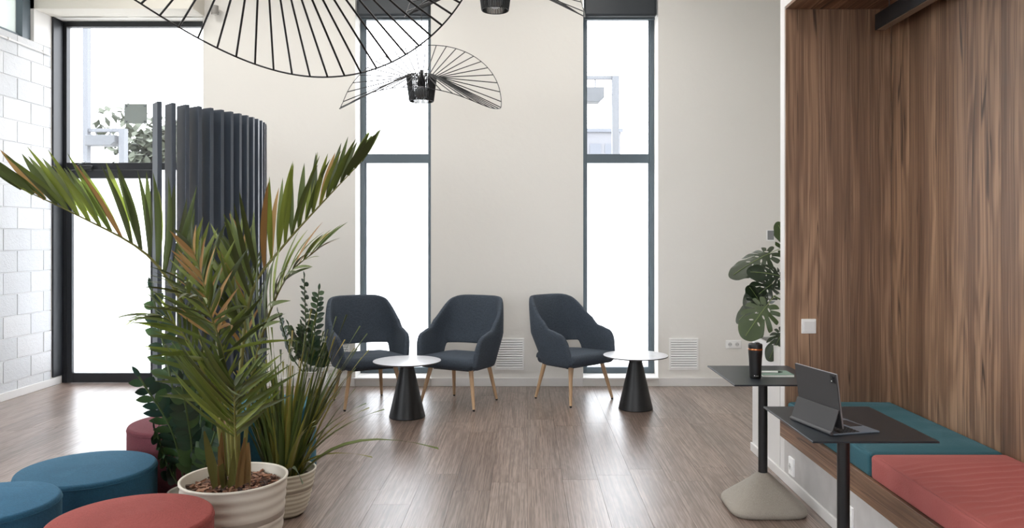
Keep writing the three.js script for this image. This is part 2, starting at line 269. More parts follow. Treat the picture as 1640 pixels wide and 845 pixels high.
// ---------------------------------------------------------------- wall fittings
{
  const proto = (() => {
    const t = thing('air_vent', '', 'vent', [0, 0, 0], 0, 'louvred wall vents');
    const w = 0.262, h = 0.284, m = plasticWhite;
    for (const [x0, x1, y0, y1] of [[-w / 2 - 0.016, -w / 2, -h / 2 - 0.016, h / 2 + 0.016], [w / 2, w / 2 + 0.016, -h / 2 - 0.016, h / 2 + 0.016], [-w / 2, w / 2, h / 2, h / 2 + 0.016], [-w / 2, w / 2, -h / 2 - 0.016, -h / 2]]) mesh('frame', box(x0, x1, y0, y1, 0, 0.012), m, t);
    mesh('backing', box(-w / 2, w / 2, -h / 2, h / 2, 0, 0.001), std({ color: hex('#77797c'), roughness: 0.9 }), t);
    const n = 12; for (let i = 0; i < n; i++) { const g = box(-w / 2, w / 2, -0.010, 0.010, -0.0012, 0.0012); g.rotateX(-0.55); g.translate(0, -h / 2 + (i + 0.5) * h / n, 0.0085); mesh('slat', g, m, t); }
    return t;
  })();
  const xs = [[1095, 'white louvred wall vent right of the window beside the single armchair'], [816, 'white louvred wall vent between the second and the single armchair'], [537, 'white louvred wall vent behind the potted plant and the armchair next to it']];
  xs.forEach(([px, label], i) => { const p = W(px, 566.5, D); if (!i) { proto.position.copy(p); proto.userData.label = label; } else dup(proto, p.toArray(), 0, label); });

  const socket = (parent, x) => { mesh('socket', cyl(V(x, 0, 0.006), V(x, 0, 0.0125), 0.027, 0.027, 28), plasticWhite, parent); mesh('recess', cyl(V(x, 0, 0.011), V(x, 0, 0.0128), 0.020, 0.020, 28), std({ color: hex('#c9c9c8'), roughness: 0.6 }), parent); for (const s of [-1, 1]) mesh('contact', cyl(V(x + s * 0.0095, 0, 0.012), V(x + s * 0.0095, 0, 0.0135), 0.0035, 0.0035, 10), plasticDark, parent); };
  let t = thing('double_socket', 'white double power socket on the back wall left of the monstera', 'socket', [...W(1174.5, 551, D).toArray()]);
  mesh('plate', rbox(0.158, 0.082, 0.016, 0.004, 2), plasticWhite, t); socket(t, -0.036); socket(t, 0.036);
  t = thing('plinth_socket', 'white power socket low on the bench plinth below the far table', 'socket', [XN - 0.004, 0.13, -4.674], -Math.PI / 2, 'plinth sockets'); mesh('plate', rbox(0.082, 0.105, 0.014, 0.003, 2), plasticWhite, t); socket(t, 0);
  dup(t, [XN - 0.004, 0.13, -3.84], -Math.PI / 2, 'white power socket low on the bench plinth behind the pole of the tablet table');
  t = thing('light_switch', 'square white light switch on the wooden end panel of the niche', 'switch', [...W(1295, 522, 4.8).toArray()]);
  mesh('plate', rbox(0.09, 0.09, 0.014, 0.004, 2), plasticWhite, t); const rk = rbox(0.066, 0.066, 0.008, 0.003, 2); rk.rotateX(0.05); rk.translate(0, 0, 0.008); mesh('rocker', rk, plasticWhite, t);
  t = thing('thermostat', 'small grey wall thermostat above the monstera', 'thermostat', [...W(1234, 377, D).toArray()]);
  mesh('plate', rbox(0.085, 0.115, 0.016, 0.004, 2), plasticWhite, t); const sc = rbox(0.064, 0.092, 0.008, 0.003, 2); sc.translate(0, 0.004, 0.008); mesh('cover', sc, std({ color: hex('#86888a'), roughness: 0.4 }), t);
}

// ---------------------------------------------------------------- wooden niche with bench
const NT = 2.903;   // niche soffit height
{
  const n = structGroup('wall_niche', 'wood lined seating niche in a white wall box', 'niche');
  // white box: outer end cheek, bulkhead above, plinth below
  mesh('end_cheek', uvBy(box(XN, XR, 0, H, -4.895, -4.818), triUV(0.8)), whitePaint, n);
  mesh('bulkhead', uvBy(box(XN, XR, NT + 0.018, H, -4.818, 0.6), triUV(0.8)), whitePaint, n);
  mesh('near_cheek', uvBy(box(XN, XR, 0, H, 0.6, 0.7), triUV(0.8)), whitePaint, n);
  mesh('plinth', uvBy(box(XN, XR, 0, 0.257, -4.818, 0.6), triUV(1)), greyRender, n);
  mesh('bench_deck', uvBy(box(XN + 0.02, XR, 0.257, 0.378, -4.818, 0.6), triUV(1)), jointMat, n);
  mesh('bench_front_board', uvBy(rbox(0.022, 0.123, 5.5, 0.003, 2).translate(XN + 0.009, 0.257 + 0.0615, -4.9 + 2.75), (x, y, z) => [y / 1.0 + 0.31, z / 2.6]), benchWood, n);
  const bb = rbox(0.014, 0.06, 6.2, 0.004, 2); bb.translate(XN - 0.007, 0.03, -5.505 + 3.1); struct(mesh('baseboard_right', bb, whitePaint), 'white baseboard along the bench plinth', 'baseboard');
  const r = rng(21);
  // end panel boards (facing the room's front)
  const xs = [1258, 1312, 1362, 1394, 1427].map(px => (px - VX) / F * 4.8); xs[4] = XB;
  for (let i = 0; i < 4; i++) { const g = rbox(xs[i + 1] - xs[i] - 0.0012, NT - 0.378, 0.018, 0.0012, 1); g.translate((xs[i] + xs[i + 1]) / 2, (NT + 0.378) / 2, -4.809); const ou = r(); uvBy(g, (x, y, z) => [x + z + ou, y / 2.6]); mesh('end_board', g, walnutMats[[0, 2, 1, 3][i]], n); }
  // back panel boards
  const ds = [4.8, 4.574, 4.28, 4.166, 3.971, 3.689, 3.46, 3.18, 2.96, 2.66, 2.4, 2.1, 1.8, 1.5, 1.2, 0.9, 0.6, 0.3, 0, -0.3, -0.6];
  for (let i = 0; i < ds.length - 1; i++) { const g = rbox(0.02, NT - 0.378, ds[i] - ds[i + 1] - 0.0012, 0.0012, 1); g.translate(XB + 0.01, (NT + 0.378) / 2, -(ds[i] + ds[i + 1]) / 2); const ou = r(); uvBy(g, (x, y, z) => [z + x + ou, y / 2.6 + ou * 0.7]); mesh('back_board', g, walnutMats[r() * 4 | 0], n); }
  mesh('back_core', box(XB + 0.02, XR, 0.378, NT, -4.818, 0.6), jointMat, n);
  // soffit boards
  for (let i = 0; i < 4; i++) { const w = (XB - XN) / 4, g = rbox(w - 0.0015, 0.018, 5.4, 0.0012, 1); g.translate(XN + w * (i + 0.5), NT + 0.009, -4.8 + 2.7); const ou = r(); uvBy(g, (x, y, z) => [x + ou, z / 2.6]); mesh('soffit_board', g, soffitWood, n); }

  // linear lamp under the soffit
  const l = thing('linear_lamp', 'black linear lamp hanging under the niche soffit', 'lamp', [2.125, 2.79, -4.69]);
  mesh('profile', rbox(0.062, 0.095, 2.6, 0.003, 2).translate(0, 0, 1.3), blackMetal, l);
  mesh('diffuser', box(-0.024, 0.024, -0.0495, -0.0475, 0.02, 2.58), std({ color: hex('#8a7868'), roughness: 0.5 }), l);
  for (const z of [0.12, 2.4]) { mesh('wire', cyl(V(0, 0.04, z), V(0, NT - 2.79, z), 0.0022, 0.0022, 6), steel, l); mesh('clamp', cyl(V(0, 0.045, z), V(0, 0.07, z), 0.007, 0.005, 10), steel, l); }

  // white planter box behind the end panel
  const pl = thing('planter_box', 'white built-in planter box holding the monstera behind the niche', 'planter', [(XN + XR) / 2, 0, -5.2]);
  const hw = (XR - XN) / 2, hd = 0.298;
  mesh('body', uvBy(box(-hw, hw, 0, 0.62, -hd, hd), triUV(1)), whitePaint, pl);
  for (const [x0, x1, z0, z1] of [[-hw, -hw + 0.02, -hd, hd], [hw - 0.02, hw, -hd, hd], [-hw + 0.02, hw - 0.02, -hd, -hd + 0.02], [-hw + 0.02, hw - 0.02, hd - 0.02, hd]]) mesh('rim', box(x0, x1, 0.62, 0.805, z0, z1), whitePaint, pl);
  mesh('soil', box(-hw + 0.02, hw - 0.02, 0.62, 0.74, -hd + 0.02, hd - 0.02), std({ color: hex('#4a3c33'), roughness: 1 }), pl);
}
// velvet cushions
{
  const nap = tex(512, 512, (u, v) => 0.5 * fbm(u * 90, v * 90, 90, 90, 2) + 0.5 * fbm(u * 10, v * 10, 10, 10, 3), false);
  const velvet = (c, s) => phys({ color: hex(c), roughness: 0.85, sheen: 1, sheenColor: hex(s), sheenRoughness: 0.4, bumpMap: nap, bumpScale: 0.0015 });
  const cw = XB - XN - 0.012;
  const cushion = (d0, d1, mat, name, label, wr) => {
    const L = d0 - d1 - 0.006, g = softBox(cw, 0.115, L, 0.022, 28, 8, Math.round(L * 130), (q) => {
      if (q.y > 0.02) { const ex = smooth(0, 0.12, cw / 2 - Math.abs(q.x)) * smooth(0, 0.1, L / 2 - Math.abs(q.z)); q.y += 0.006 * ex; if (wr) q.y += wr(q.x, q.z) * smooth(0, 0.06, cw / 2 - Math.abs(q.x)); }
      else if (Math.abs(q.y) < 0.04 && q.x < -cw / 2 + 0.03) q.x += 0.0015 * Math.sin(q.z * 40);
    });
    uvBy(g, triUV(2.2)); const t = tag(mesh(name, g, mat), label, 'cushion'); t.position.set((XN + XB) / 2 + 0.002, 0.378 + 0.0575, -(d0 + d1) / 2); return t;
  };
  cushion(4.798, 3.645, velvet('#2f5f6b', '#9fd0dc'), 'seat_cushion', 'teal velvet bench cushion under the tablet table', (x, z) => 0.0008 * Math.sin(z * 30 + x * 6));
  cushion(3.64, 1.2, velvet('#ab5b56', '#e8aca6'), 'seat_cushion', 'dusty pink velvet bench cushion with wrinkles', (x, z) => { const zz = z + 0.12 * Math.sin((x + 0.3) * 2.4) + 0.05 * vnoise(x * 7 + 20, z * 5 + 40); return (0.006 * Math.pow(0.5 + 0.5 * Math.sin(zz * 95 + 3 * vnoise(x * 4 + 8, z * 5 + 60)), 2)) * smooth(-1.10, -0.98, z) * (0.35 + 0.65 * vnoise(x * 6 + 30, z * 9 + 30)); });
}

// ---------------------------------------------------------------- square pedestal tables
let tableA;
{
  const t = tableA = thing('pedestal_table', 'black square pedestal table carrying the tumbler and notebook', 'table', [1.312, 0, -4.33], 0, 'black square pedestal tables');
  const g = rbox(0.476, 0.008, 0.606, 0.003, 2); g.translate(0, 0.736, 0); mesh('tabletop', g, std({ color: hex('#252b31'), roughness: 0.38 }), t);
  mesh('pole', cyl(V(0, 0.17, 0), V(0, 0.73, 0), 0.025, 0.025, 32), blackSatin, t); mesh('top_plate', rbox(0.2, 0.006, 0.2, 0.002, 1).translate(0, 0.729, 0), blackSatin, t);
  // soft square concrete pyramid
  const N = 56, rings = [[0.19, 0.0], [0.203, 0.006], [0.208, 0.018], [0.207, 0.03], [0.198, 0.046], [0.168, 0.074], [0.134, 0.105], [0.1, 0.136], [0.066, 0.167], [0.042, 0.19], [0.028, 0.2], [0.0, 0.201]], pos = [], idx = [];
  rings.forEach(([s, y]) => { const e = lerp(4.6, 2.2, smooth(0.03, 0.2, y)); for (let i = 0; i < N; i++) { const a = i / N * Math.PI * 2, c = Math.cos(a), q = Math.sin(a), k = Math.pow(Math.pow(Math.abs(c), e) + Math.pow(Math.abs(q), e), -1 / e); pos.push(s * k * c, y, s * k * q * 0.96); } });
  for (let k = 0; k < rings.length - 1; k++) for (let i = 0; i < N; i++) { const a = k * N + i, b = k * N + (i + 1) % N; idx.push(a, a + N, b, b, a + N, b + N); }
  const cg = new THREE.BufferGeometry(); cg.setAttribute('position', new THREE.Float32BufferAttribute(pos, 3)); cg.setIndex(idx); cg.computeVertexNormals(); uvBy(cg, triUV(4));
  const conc = tex(512, 512, (u, v) => { const f = 0.4 + 0.2 * fbm(u * 10, v * 10, 10, 10, 4), s = vnoise(u * 160, v * 160, 160, 160); return mixc(mixc([140, 132, 122], [176, 170, 160], f), s > 0.72 ? [205, 200, 190] : [120, 112, 104], 0.35 * Math.abs(s - 0.5) * 2); });
  mesh('concrete_base', cg, std({ map: conc, roughness: 0.8, bumpMap: conc, bumpScale: 0.001 }), t);
  dup(t, [1.305, 0, -3.213], 0, 'black square pedestal table carrying the tablet');
}
// tumbler, notebook, pen on the far table
{
  const t = thing('travel_tumbler', 'black travel tumbler with copper ring beside the notebook', 'tumbler', [1.238, 0.74, -4.22]);
  mesh('body', lathe([[0, 0.001], [0.028, 0.001], [0.031, 0.006], [0.0325, 0.03], [0.033, 0.08], [0.0345, 0.11], [0.037, 0.135], [0.0375, 0.152], [0.036, 0.153]], 40), blackSatin, t);
  mesh('copper_ring', lathe([[0.0375, 0.152], [0.0380, 0.154], [0.0380, 0.159], [0.0372, 0.162]], 40), std({ color: hex('#b9784f'), roughness: 0.25, metalness: 1 }), t);
  mesh('lid', lathe([[0.036, 0.162], [0.0375, 0.166], [0.0375, 0.180], [0.035, 0.186], [0.02, 0.187], [0, 0.186]], 40), blackMetal, t); mesh('spout_tab', rbox(0.022, 0.008, 0.03, 0.003, 2).translate(0.01, 0.189, 0), blackMetal, t);
  // faint maker's mark: a small white blot and a thin row of strokes
  const w = std({ color: hex('#dcdcdc'), roughness: 0.5 }), mark = [new THREE.CircleGeometry(0.0028, 12).translate(-0.012, 0.018, 0)]; for (let k = 0; k < 6; k++) mark.push(new THREE.PlaneGeometry(0.0016, 0.0026).translate(-0.006 + k * 0.0028, 0.0165, 0));
  const mg = mergeGeometries(mark), p = mg.attributes.position; for (let i = 0; i < p.count; i++) { const a = p.getX(i) / 0.0326 - 0.05; p.setXYZ(i, 0.0328 * Math.sin(a), p.getY(i), 0.0328 * Math.cos(a)); } mg.computeVertexNormals(); mesh('white_mark', mg, w, t).userData.label = 'small white logo mark';
  const n = thing('notebook', 'thin pale green notebook lying behind the tumbler', 'notebook', [1.372, 0.74, -4.312]);
  mesh('cover', rbox(0.172, 0.002, 0.14, 0.0008, 1).translate(0, 0.0128, 0), std({ color: hex('#7f9a8b'), roughness: 0.7 }), n); mesh('back_cover', rbox(0.172, 0.002, 0.14, 0.0008, 1).translate(0, 0.001, 0), std({ color: hex('#7f9a8b'), roughness: 0.7 }), n);
  mesh('pages', box(-0.084, 0.084, 0.002, 0.0118, -0.068, 0.069), std({ color: hex('#f4f4ef'), roughness: 0.9 }), n);
  const q = thing('marker_pen', 'white marker pen with black tip lying on the notebook', 'pen', [1.355, 0.7595, -4.30], 0.03);
  mesh('barrel', cyl(V(-0.066, 0, 0), V(0.03, 0, 0), 0.0055, 0.0055, 16), plasticWhite, q); mesh('tip', cyl(V(0.03, 0, 0), V(0.058, 0, 0), 0.0055, 0.001, 16), blackMetal, q);
}
// tablet in a keyboard case
{
  const t = thing('tablet_computer', 'dark grey tablet standing in an open keyboard case', 'tablet', [1.139, 0.74, -3.127], 103.4 * Math.PI / 180);
  const caseMat = std({ color: hex('#3d3c3d'), roughness: 0.6 }), slate = std({ color: hex('#6f7986'), roughness: 0.5 });
  const tilt = -0.13, tab = new THREE.Group(); tab.name = 'tablet'; tab.position.set(0, 0.022, 0.05); tab.rotation.x = tilt; t.add(tab);
  mesh('body', rbox(0.2806, 0.215, 0.0064, 0.003, 3).translate(0, 0.1075, 0), std({ color: hex('#9a9ca0'), roughness: 0.3, metalness: 0.8 }), tab);
  mesh('screen', box(-0.133, 0.133, 0.008, 0.207, 0.0030, 0.0036), std({ color: hex('#0c0d10'), roughness: 0.12 }), tab);
  mesh('case_back', rbox(0.279, 0.214, 0.003, 0.0014, 2).translate(0, 0.1075, -0.0046), caseMat, tab);
  const cam = new THREE.Group(); cam.name = 'camera_module'; 
  mesh('camera_plate', rbox(0.032, 0.032, 0.003, 0.0014, 2).translate(-0.119, 0.193, -0.0072), blackMetal, tab);
  for (const [x, y] of [[-0.126, 0.199], [-0.126, 0.187]]) mesh('lens', cyl(V(x, y, -0.0085), V(x, y, -0.0098), 0.005, 0.005, 16), std({ color: hex('#202328'), roughness: 0.1 }), tab);
  mesh('lens_light', cyl(V(-0.112, 0.185, -0.0085), V(-0.112, 0.185, -0.0093), 0.0028, 0.0028, 12), plasticWhite, tab);
  const fl = rbox(0.279, 0.088, 0.004, 0.0018, 2); fl.translate(0, 0.044, 0); fl.rotateX(0.33); fl.translate(0, 0.012, 0.002); mesh('flap', fl, caseMat, t);
  mesh('hinge', cyl(V(-0.139, 0.008, 0), V(0.139, 0.008, 0), 0.0075, 0.0075, 18), std({ color: hex('#4c4c4e'), roughness: 0.4 }), t);
  mesh('keyboard_deck', rbox(0.2806, 0.006, 0.205, 0.0025, 2).translate(0, 0.0035, 0.109), slate, t);
  const keys = []; for (let r = 0; r < 5; r++) for (let c = 0; c < 14; c++) keys.push(rbox(0.0152, 0.0022, 0.0148, 0.0008, 1).translate(-0.1265 + c * 0.01945 + 0.001, 0.0076, 0.045 + r * 0.0182)); mesh('keys', mergeGeometries(keys), std({ color: hex('#1c1d20'), roughness: 0.6 }), t).userData.kind = 'stuff';
  mesh('trackpad', rbox(0.1, 0.0012, 0.056, 0.0005, 1).translate(0, 0.0068, 0.172), std({ color: hex('#2a2b30'), roughness: 0.4 }), t);
}

// ---------------------------------------------------------------- armchairs
let chair1;
{
  const weave = tex(256, 256, (u, v) => 0.5 + 0.25 * Math.sin(u * 64 * Math.PI * 2) * Math.sin(v * 64 * Math.PI * 2) + 0.25 * vnoise(u * 128, v * 128, 128, 128), false);
  const fab = tex(256, 256, (u, v) => mixc([44, 52, 62], [72, 82, 94], 0.5 * fbm(u * 100, v * 100, 100, 100, 2) + 0.5 * vnoise(u * 128, v * 128, 128, 128)));
  const fabric = phys({ map: fab, roughness: 0.9, sheen: 0.4, sheenColor: hex('#7d8b9c'), sheenRoughness: 0.5, bumpMap: weave, bumpScale: 0.0012 });
  const woodTex = tex(256, 512, (u, v) => mixc([165, 130, 96], [214, 182, 146], fbm(u * 30 + fbm(u * 4, v * 3, 4, 3, 2) * 4, v * 3, 64, 3, 3)));
  const legWood = std({ map: woodTex, roughness: 0.45 });
  const t = chair1 = thing('armchair', 'charcoal armchair with oak legs beside the white potted plant', 'armchair', [-1.452, 0, -7.09], 0.514, 'charcoal armchairs by the windows');
  // shell: horseshoe of back and arms, cut out above the seat at the back
  const NS = 97, NQ = 36, pos = [], idx = [], uvs = [];
  const top = (s) => { const a = Math.abs(s); return 0.955 - 0.022 * Math.pow(a / 0.34, 4) * (a < 0.34 ? 1 : 0) - (a >= 0.34 ? 0.022 : 0) - 0.263 * smooth(0.33, 0.68, a) - 0.03 * smooth(0.66, 0.9, a) - (a > 0.86 ? 0.13 * (1 - Math.sqrt(Math.max(0, 1 - Math.pow((a - 0.86) / 0.14, 2)))) : 0); };
  const bot = (s) => { const a = Math.abs(s); return 0.345 + 0.165 * (1 - smooth(0.34, 0.44, a)) + 0.03 * smooth(0.9, 1, a); };
  const plan = (s, y) => {
    const a = Math.abs(s), sg = Math.sign(s) || 1, hi = clamp((y - 0.62) / 0.33, 0, 1), lo = clamp((0.62 - y) / 0.27, 0, 1);
    let x, z; const A = 0.325, B = 0.25;
    if (a < 0.56) { const f = a / 0.56 * Math.PI / 2, e = 0.72; x = A * Math.pow(Math.sin(f), e); z = -0.02 - B * Math.pow(Math.cos(f), e); } else { const k = (a - 0.56) / 0.44; x = A - 0.012 * k; z = -0.02 + 0.255 * k; }
    const back = 1 - smooth(0.3, 0.85, a);
    z -= 0.20 * Math.max(0, y - 0.45) * back; x *= 1 - 0.10 * hi * back - 0.12 * lo; z += 0.05 * lo * back + 0.05 * lo * smooth(0.7, 1, a);
    return [sg * x, z];
  };
  for (let i = 0; i < NS; i++) {
    const s = -1 + 2 * i / (NS - 1), b = bot(s), tp = top(s), th = 0.054 * Math.pow(Math.max(0, 1 - Math.pow(Math.abs(s), 50)), 0.5) + 0.0005;
    for (let q = 0; q < NQ; q++) {
      const ang = q / NQ * Math.PI * 2, c = Math.cos(ang), sn = Math.sin(ang), v = 0.5 - 0.5 * Math.sign(c) * Math.pow(Math.abs(c), 0.75), off = th / 2 * Math.sign(sn) * Math.pow(Math.abs(sn), 0.45), y = lerp(b, tp, v);
      const ds = 0.004, p = plan(s, y), p0 = plan(clamp(s - ds, -1, 1), y), p1 = plan(clamp(s + ds, -1, 1), y), tx = p1[0] - p0[0], tz = p1[1] - p0[1], l = Math.hypot(tx, tz) || 1;
      pos.push(p[0] + -tz / l * -off, y, p[1] + tx / l * -off); uvs.push(s * 1.2, y * 2);
    }
  }
  for (let i = 0; i < NS - 1; i++) for (let q = 0; q < NQ; q++) { const a = i * NQ + q, b = i * NQ + (q + 1) % NQ; idx.push(a, b, a + NQ, b, b + NQ, a + NQ); }
  const sg = new THREE.BufferGeometry(); sg.setAttribute('position', new THREE.Float32BufferAttribute(pos, 3)); sg.setIndex(idx); sg.computeVertexNormals(); sg.setAttribute('uv', new THREE.Float32BufferAttribute(uvs, 2));
  mesh('back_and_arms', sg, fabric, t);
  const seat = softBox(0.59, 0.105, 0.56, 0.045, 24, 10, 24, (q) => { const k = smooth(-0.28, 0.05, q.z); q.x *= lerp(0.84, 1, k) * (q.z < 0 ? 1 - 0.10 * Math.pow(clamp(-q.z / 0.28, 0, 1), 3) : 1); if (q.y > 0) q.y += 0.018 * (1 - Math.pow(q.x / 0.3, 2)) * smooth(0.28, 0.1, Math.abs(q.z)); q.y += 0.012 * smooth(0, 0.28, q.z); if (q.y < 0) { q.x *= 0.93; } });
  seat.translate(0, 0.385, 0.01); uvBy(seat, triUV(2)); mesh('seat', seat, fabric, t);
  const frame = mergeGeometries([box(-0.2, 0.2, 0.318, 0.334, 0.12, 0.15), box(-0.18, 0.18, 0.318, 0.334, -0.17, -0.14), box(-0.19, -0.165, 0.318, 0.334, -0.15, 0.14), box(0.165, 0.19, 0.318, 0.334, -0.15, 0.14)]); mesh('under_frame', frame, blackMetal, t);
  for (const [tx, tz, fx, fz] of [[0.205, 0.18, 0.275, 0.25], [-0.205, 0.18, -0.275, 0.25], [0.185, -0.17, 0.228, -0.25], [-0.185, -0.17, -0.228, -0.25]]) {
    const foot = V(fx, 0.014, fz), head = V(tx, 0.352, tz), l = mesh('leg', cyl(foot, head, 0.0125, 0.021, 16), legWood, t); mesh('glide', cyl(V(fx, 0, fz), V(fx, 0.016, fz), 0.010, 0.011, 12), blackMetal, l);
  }
  dup(t, [-0.59, 0, -7.08], -0.457, 'charcoal armchair turned towards its neighbour beside the nearer round table');
  dup(t, [0.425, 0, -7.25], 0.74, 'charcoal armchair standing alone at the window with the far round table');
}
// round side tables
{
  const t = thing('side_table', 'white round side table with black cone foot between the two facing armchairs', 'side table', [-0.998, 0, -6.533], 0, 'round side tables');
  const topTex = tex(256, 256, (u, v) => mixc([200, 201, 206], [216, 217, 222], fbm(u * 20, v * 20, 20, 20, 3)));
  mesh('tabletop', lathe([[0, 0.4600], [0.274, 0.4600], [0.2805, 0.4635], [0.2825, 0.468], [0.2815, 0.4715], [0, 0.4716]], 72), std({ map: topTex, roughness: 0.3 }), t);
  mesh('edge_band', lathe([[0.268, 0.4592], [0.2815, 0.4628], [0.2835, 0.467], [0.2825, 0.4700]], 72), blackSatin, t);
  mesh('cone_foot', lathe([[0, 0.0], [0.146, 0.0], [0.150, 0.003], [0.150, 0.008], [0.062, 0.395], [0.0595, 0.402], [0.0585, 0.41], [0.057, 0.459], [0, 0.459]], 56), blackSatin, t);
  dup(t, [0.958, 0, -6.843], 0, 'white round side table with black cone foot beside the lone armchair');
}

// ---------------------------------------------------------------- ottomans
{
  const felt = tex(256, 256, (u, v) => 0.5 * fbm(u * 64, v * 64, 64, 64, 3) + 0.5 * vnoise(u * 128, v * 128, 128, 128), false);
  const feltTone = tex(256, 256, (u, v) => { const k = 205 + 50 * (0.6 * vnoise(u * 128, v * 128, 128, 128) + 0.4 * fbm(u * 30, v * 30, 30, 30, 3)); return [k, k, k]; });
  const felts = (c, s) => phys({ color: hex(c), map: feltTone, roughness: 0.95, sheen: 0.6, sheenColor: hex(s), sheenRoughness: 0.5, bumpMap: felt, bumpScale: 0.0012 });
  const blue = felts('#2b5f7c', '#7fb3cc'), red = felts('#a44c47', '#d98f86'), wine = felts('#6c343d', '#b98088'), teal = felts('#2f6a7e', '#8cc4d4');
  const ott = (x, d, r, h, m, label) => {
    const t = thing('ottoman', label, 'ottoman', [x, 0, -d], 0, 'round felt ottomans');
    const pts = [[0, 0.012], [r - 0.01, 0.012], [r, 0.02], [r, h - 0.03]]; for (let k = 0; k <= 6; k++) { const a = k / 6 * Math.PI / 2; pts.push([r - 0.016 + 0.016 * Math.cos(a), h - 0.02 + 0.016 * Math.sin(a)]); } pts.push([r * 0.6, h + 0.003], [0, h + 0.005]);
    const g = lathe(pts, 72); uvBy(g, (x1, y1, z1, nx, ny) => ny > 0.6 ? [x1 * 3, z1 * 3] : [Math.atan2(z1, x1) * r * 3, y1 * 3]); mesh('upholstery', g, m, t);
    mesh('seam', new THREE.TorusGeometry(r + 0.0005, 0.0024, 6, 72).rotateX(Math.PI / 2).translate(0, h - 0.026, 0), m, t);
    for (let k = 0; k < 4; k++) { const a = Math.PI / 4 + k * Math.PI / 2; mesh('foot', cyl(V(Math.cos(a) * r * 0.7, 0, Math.sin(a) * r * 0.7), V(Math.cos(a) * r * 0.7, 0.014, Math.sin(a) * r * 0.7), 0.02, 0.02, 12), blackMetal, t); }
  };
  ott(-2.152, 3.826, 0.311, 0.38, blue, 'wide low blue felt ottoman between the wine red one and the smaller blue one');
  ott(-2.17, 3.121, 0.27, 0.45, felts('#2a6282', '#7fb3cc'), 'smaller blue felt ottoman in front of the wide low blue one');
  ott(-1.49, 2.94, 0.292, 0.45, red, 'coral red felt ottoman beside the big palm pot');
  ott(-1.963, 4.47, 0.292, 0.45, wine, 'wine red felt ottoman against the slatted screen');
  ott(-1.62, 4.98, 0.27, 0.45, teal, 'teal felt ottoman half hidden behind the palm and grasses');
}

// ---------------------------------------------------------------- curved slatted screen
{
  const c = V(-3.02, 0, -5.952), R = 0.987, t = thing('slatted_screen', 'tall curved screen of dark vertical slats behind the palm', 'screen', [c.x, 0, c.z]);
  const m = std({ color: hex('#454d58'), roughness: 0.32 }), g0 = rbox(0.13, 2.40 - 0.02, 0.029, 0.003, 2), n = 22, a0 = Math.asin(0.80);
  for (let i = 0; i < n; i++) { const a = a0 - i * 0.0905, s = mesh('slat', g0, m, t); s.position.set(Math.cos(a) * (R - 0.065), 1.21, Math.sin(a) * (R - 0.065)); s.rotation.y = 0.035 - a; }
  const sh = new THREE.Shape(); const a1 = a0 + 0.03, a2 = a0 - (n - 1) * 0.0905 - 0.03; sh.absarc(0, 0, R + 0.01, a2, a1, false); sh.absarc(0, 0, R - 0.14, a1, a2, true);
  mesh('base_plate', new THREE.ExtrudeGeometry(sh, { depth: 0.02, bevelEnabled: false, curveSegments: 40 }).rotateX(Math.PI / 2).translate(0, 0.02, 0), m, t);
}

// ---------------------------------------------------------------- pendant lamps of thin rods
function pendant(label, pos, R, rimY, spokes, rodR, cordTop) {
  const t = thing('pendant_lamp', label, 'pendant lamp', pos, 0, 'wire pendant lamps'), m = blackMetal;
  const rt = 0.125, rb = 0.098, yt = 0.105, yb = -0.105, bars = [];
  for (let i = 0; i < 52; i++) { const a = i / 52 * Math.PI * 2, c = Math.cos(a), s = Math.sin(a); bars.push(cyl(V(rb * c, yb, rb * s), V(rt * c, yt, rt * s), 0.0047, 0.0047, 5)); }
  for (const [r, y] of [[rt, yt], [rb, yb], [lerp(rb, rt, 0.75), lerp(yb, yt, 0.75)]]) bars.push(new THREE.TorusGeometry(r, 0.003, 6, 48).rotateX(Math.PI / 2).translate(0, y, 0).toNonIndexed());
  mesh('cage', mergeGeometries(bars.map(b => b.index ? b.toNonIndexed() : b)), m, t);
  const rim = []; for (let i = 0; i < 120; i++) { const a = i / 120 * Math.PI * 2; rim.push(V(R * Math.cos(a), rimY(a), -R * Math.sin(a))); }
  mesh('rim', tube(rim, rodR * 0.8, 240, 6, true), m, t);
  for (let i = 0; i < spokes; i++) { const a = (i + 0.5) / spokes * Math.PI * 2; mesh('spoke', cyl(V(rt * Math.cos(a), yt, -rt * Math.sin(a)), V(R * Math.cos(a), rimY(a), -R * Math.sin(a)), rodR, rodR, 5), m, t); }
  mesh('socket', lathe([[0, 0.16], [0.012, 0.155], [0.016, 0.12], [0.03, 0.10], [0.032, 0.03], [0.02, 0.02], [0, 0.02]], 24), m, t);
  const arms = []; for (let k = 0; k < 3; k++) { const a = k / 3 * Math.PI * 2; arms.push(cyl(V(0, yt, 0), V(rt * Math.cos(a), yt, rt * Math.sin(a)), 0.003, 0.003, 6)); } mesh('spider', mergeGeometries(arms), m, t);
  mesh('bulb', new THREE.SphereGeometry(0.058, 24, 16).translate(0, -0.035, 0), phys({ color: hex('#c9ccd0'), roughness: 0.15 }), t);
  mesh('cord', cyl(V(0, 0.15, 0), V(0, cordTop - pos[1], 0), 0.003, 0.003, 6), m, t); mesh('ceiling_rose', cyl(V(0, cordTop - pos[1] - 0.03, 0), V(0, cordTop - pos[1], 0), 0.05, 0.055, 24), m, t);
  return t;
}
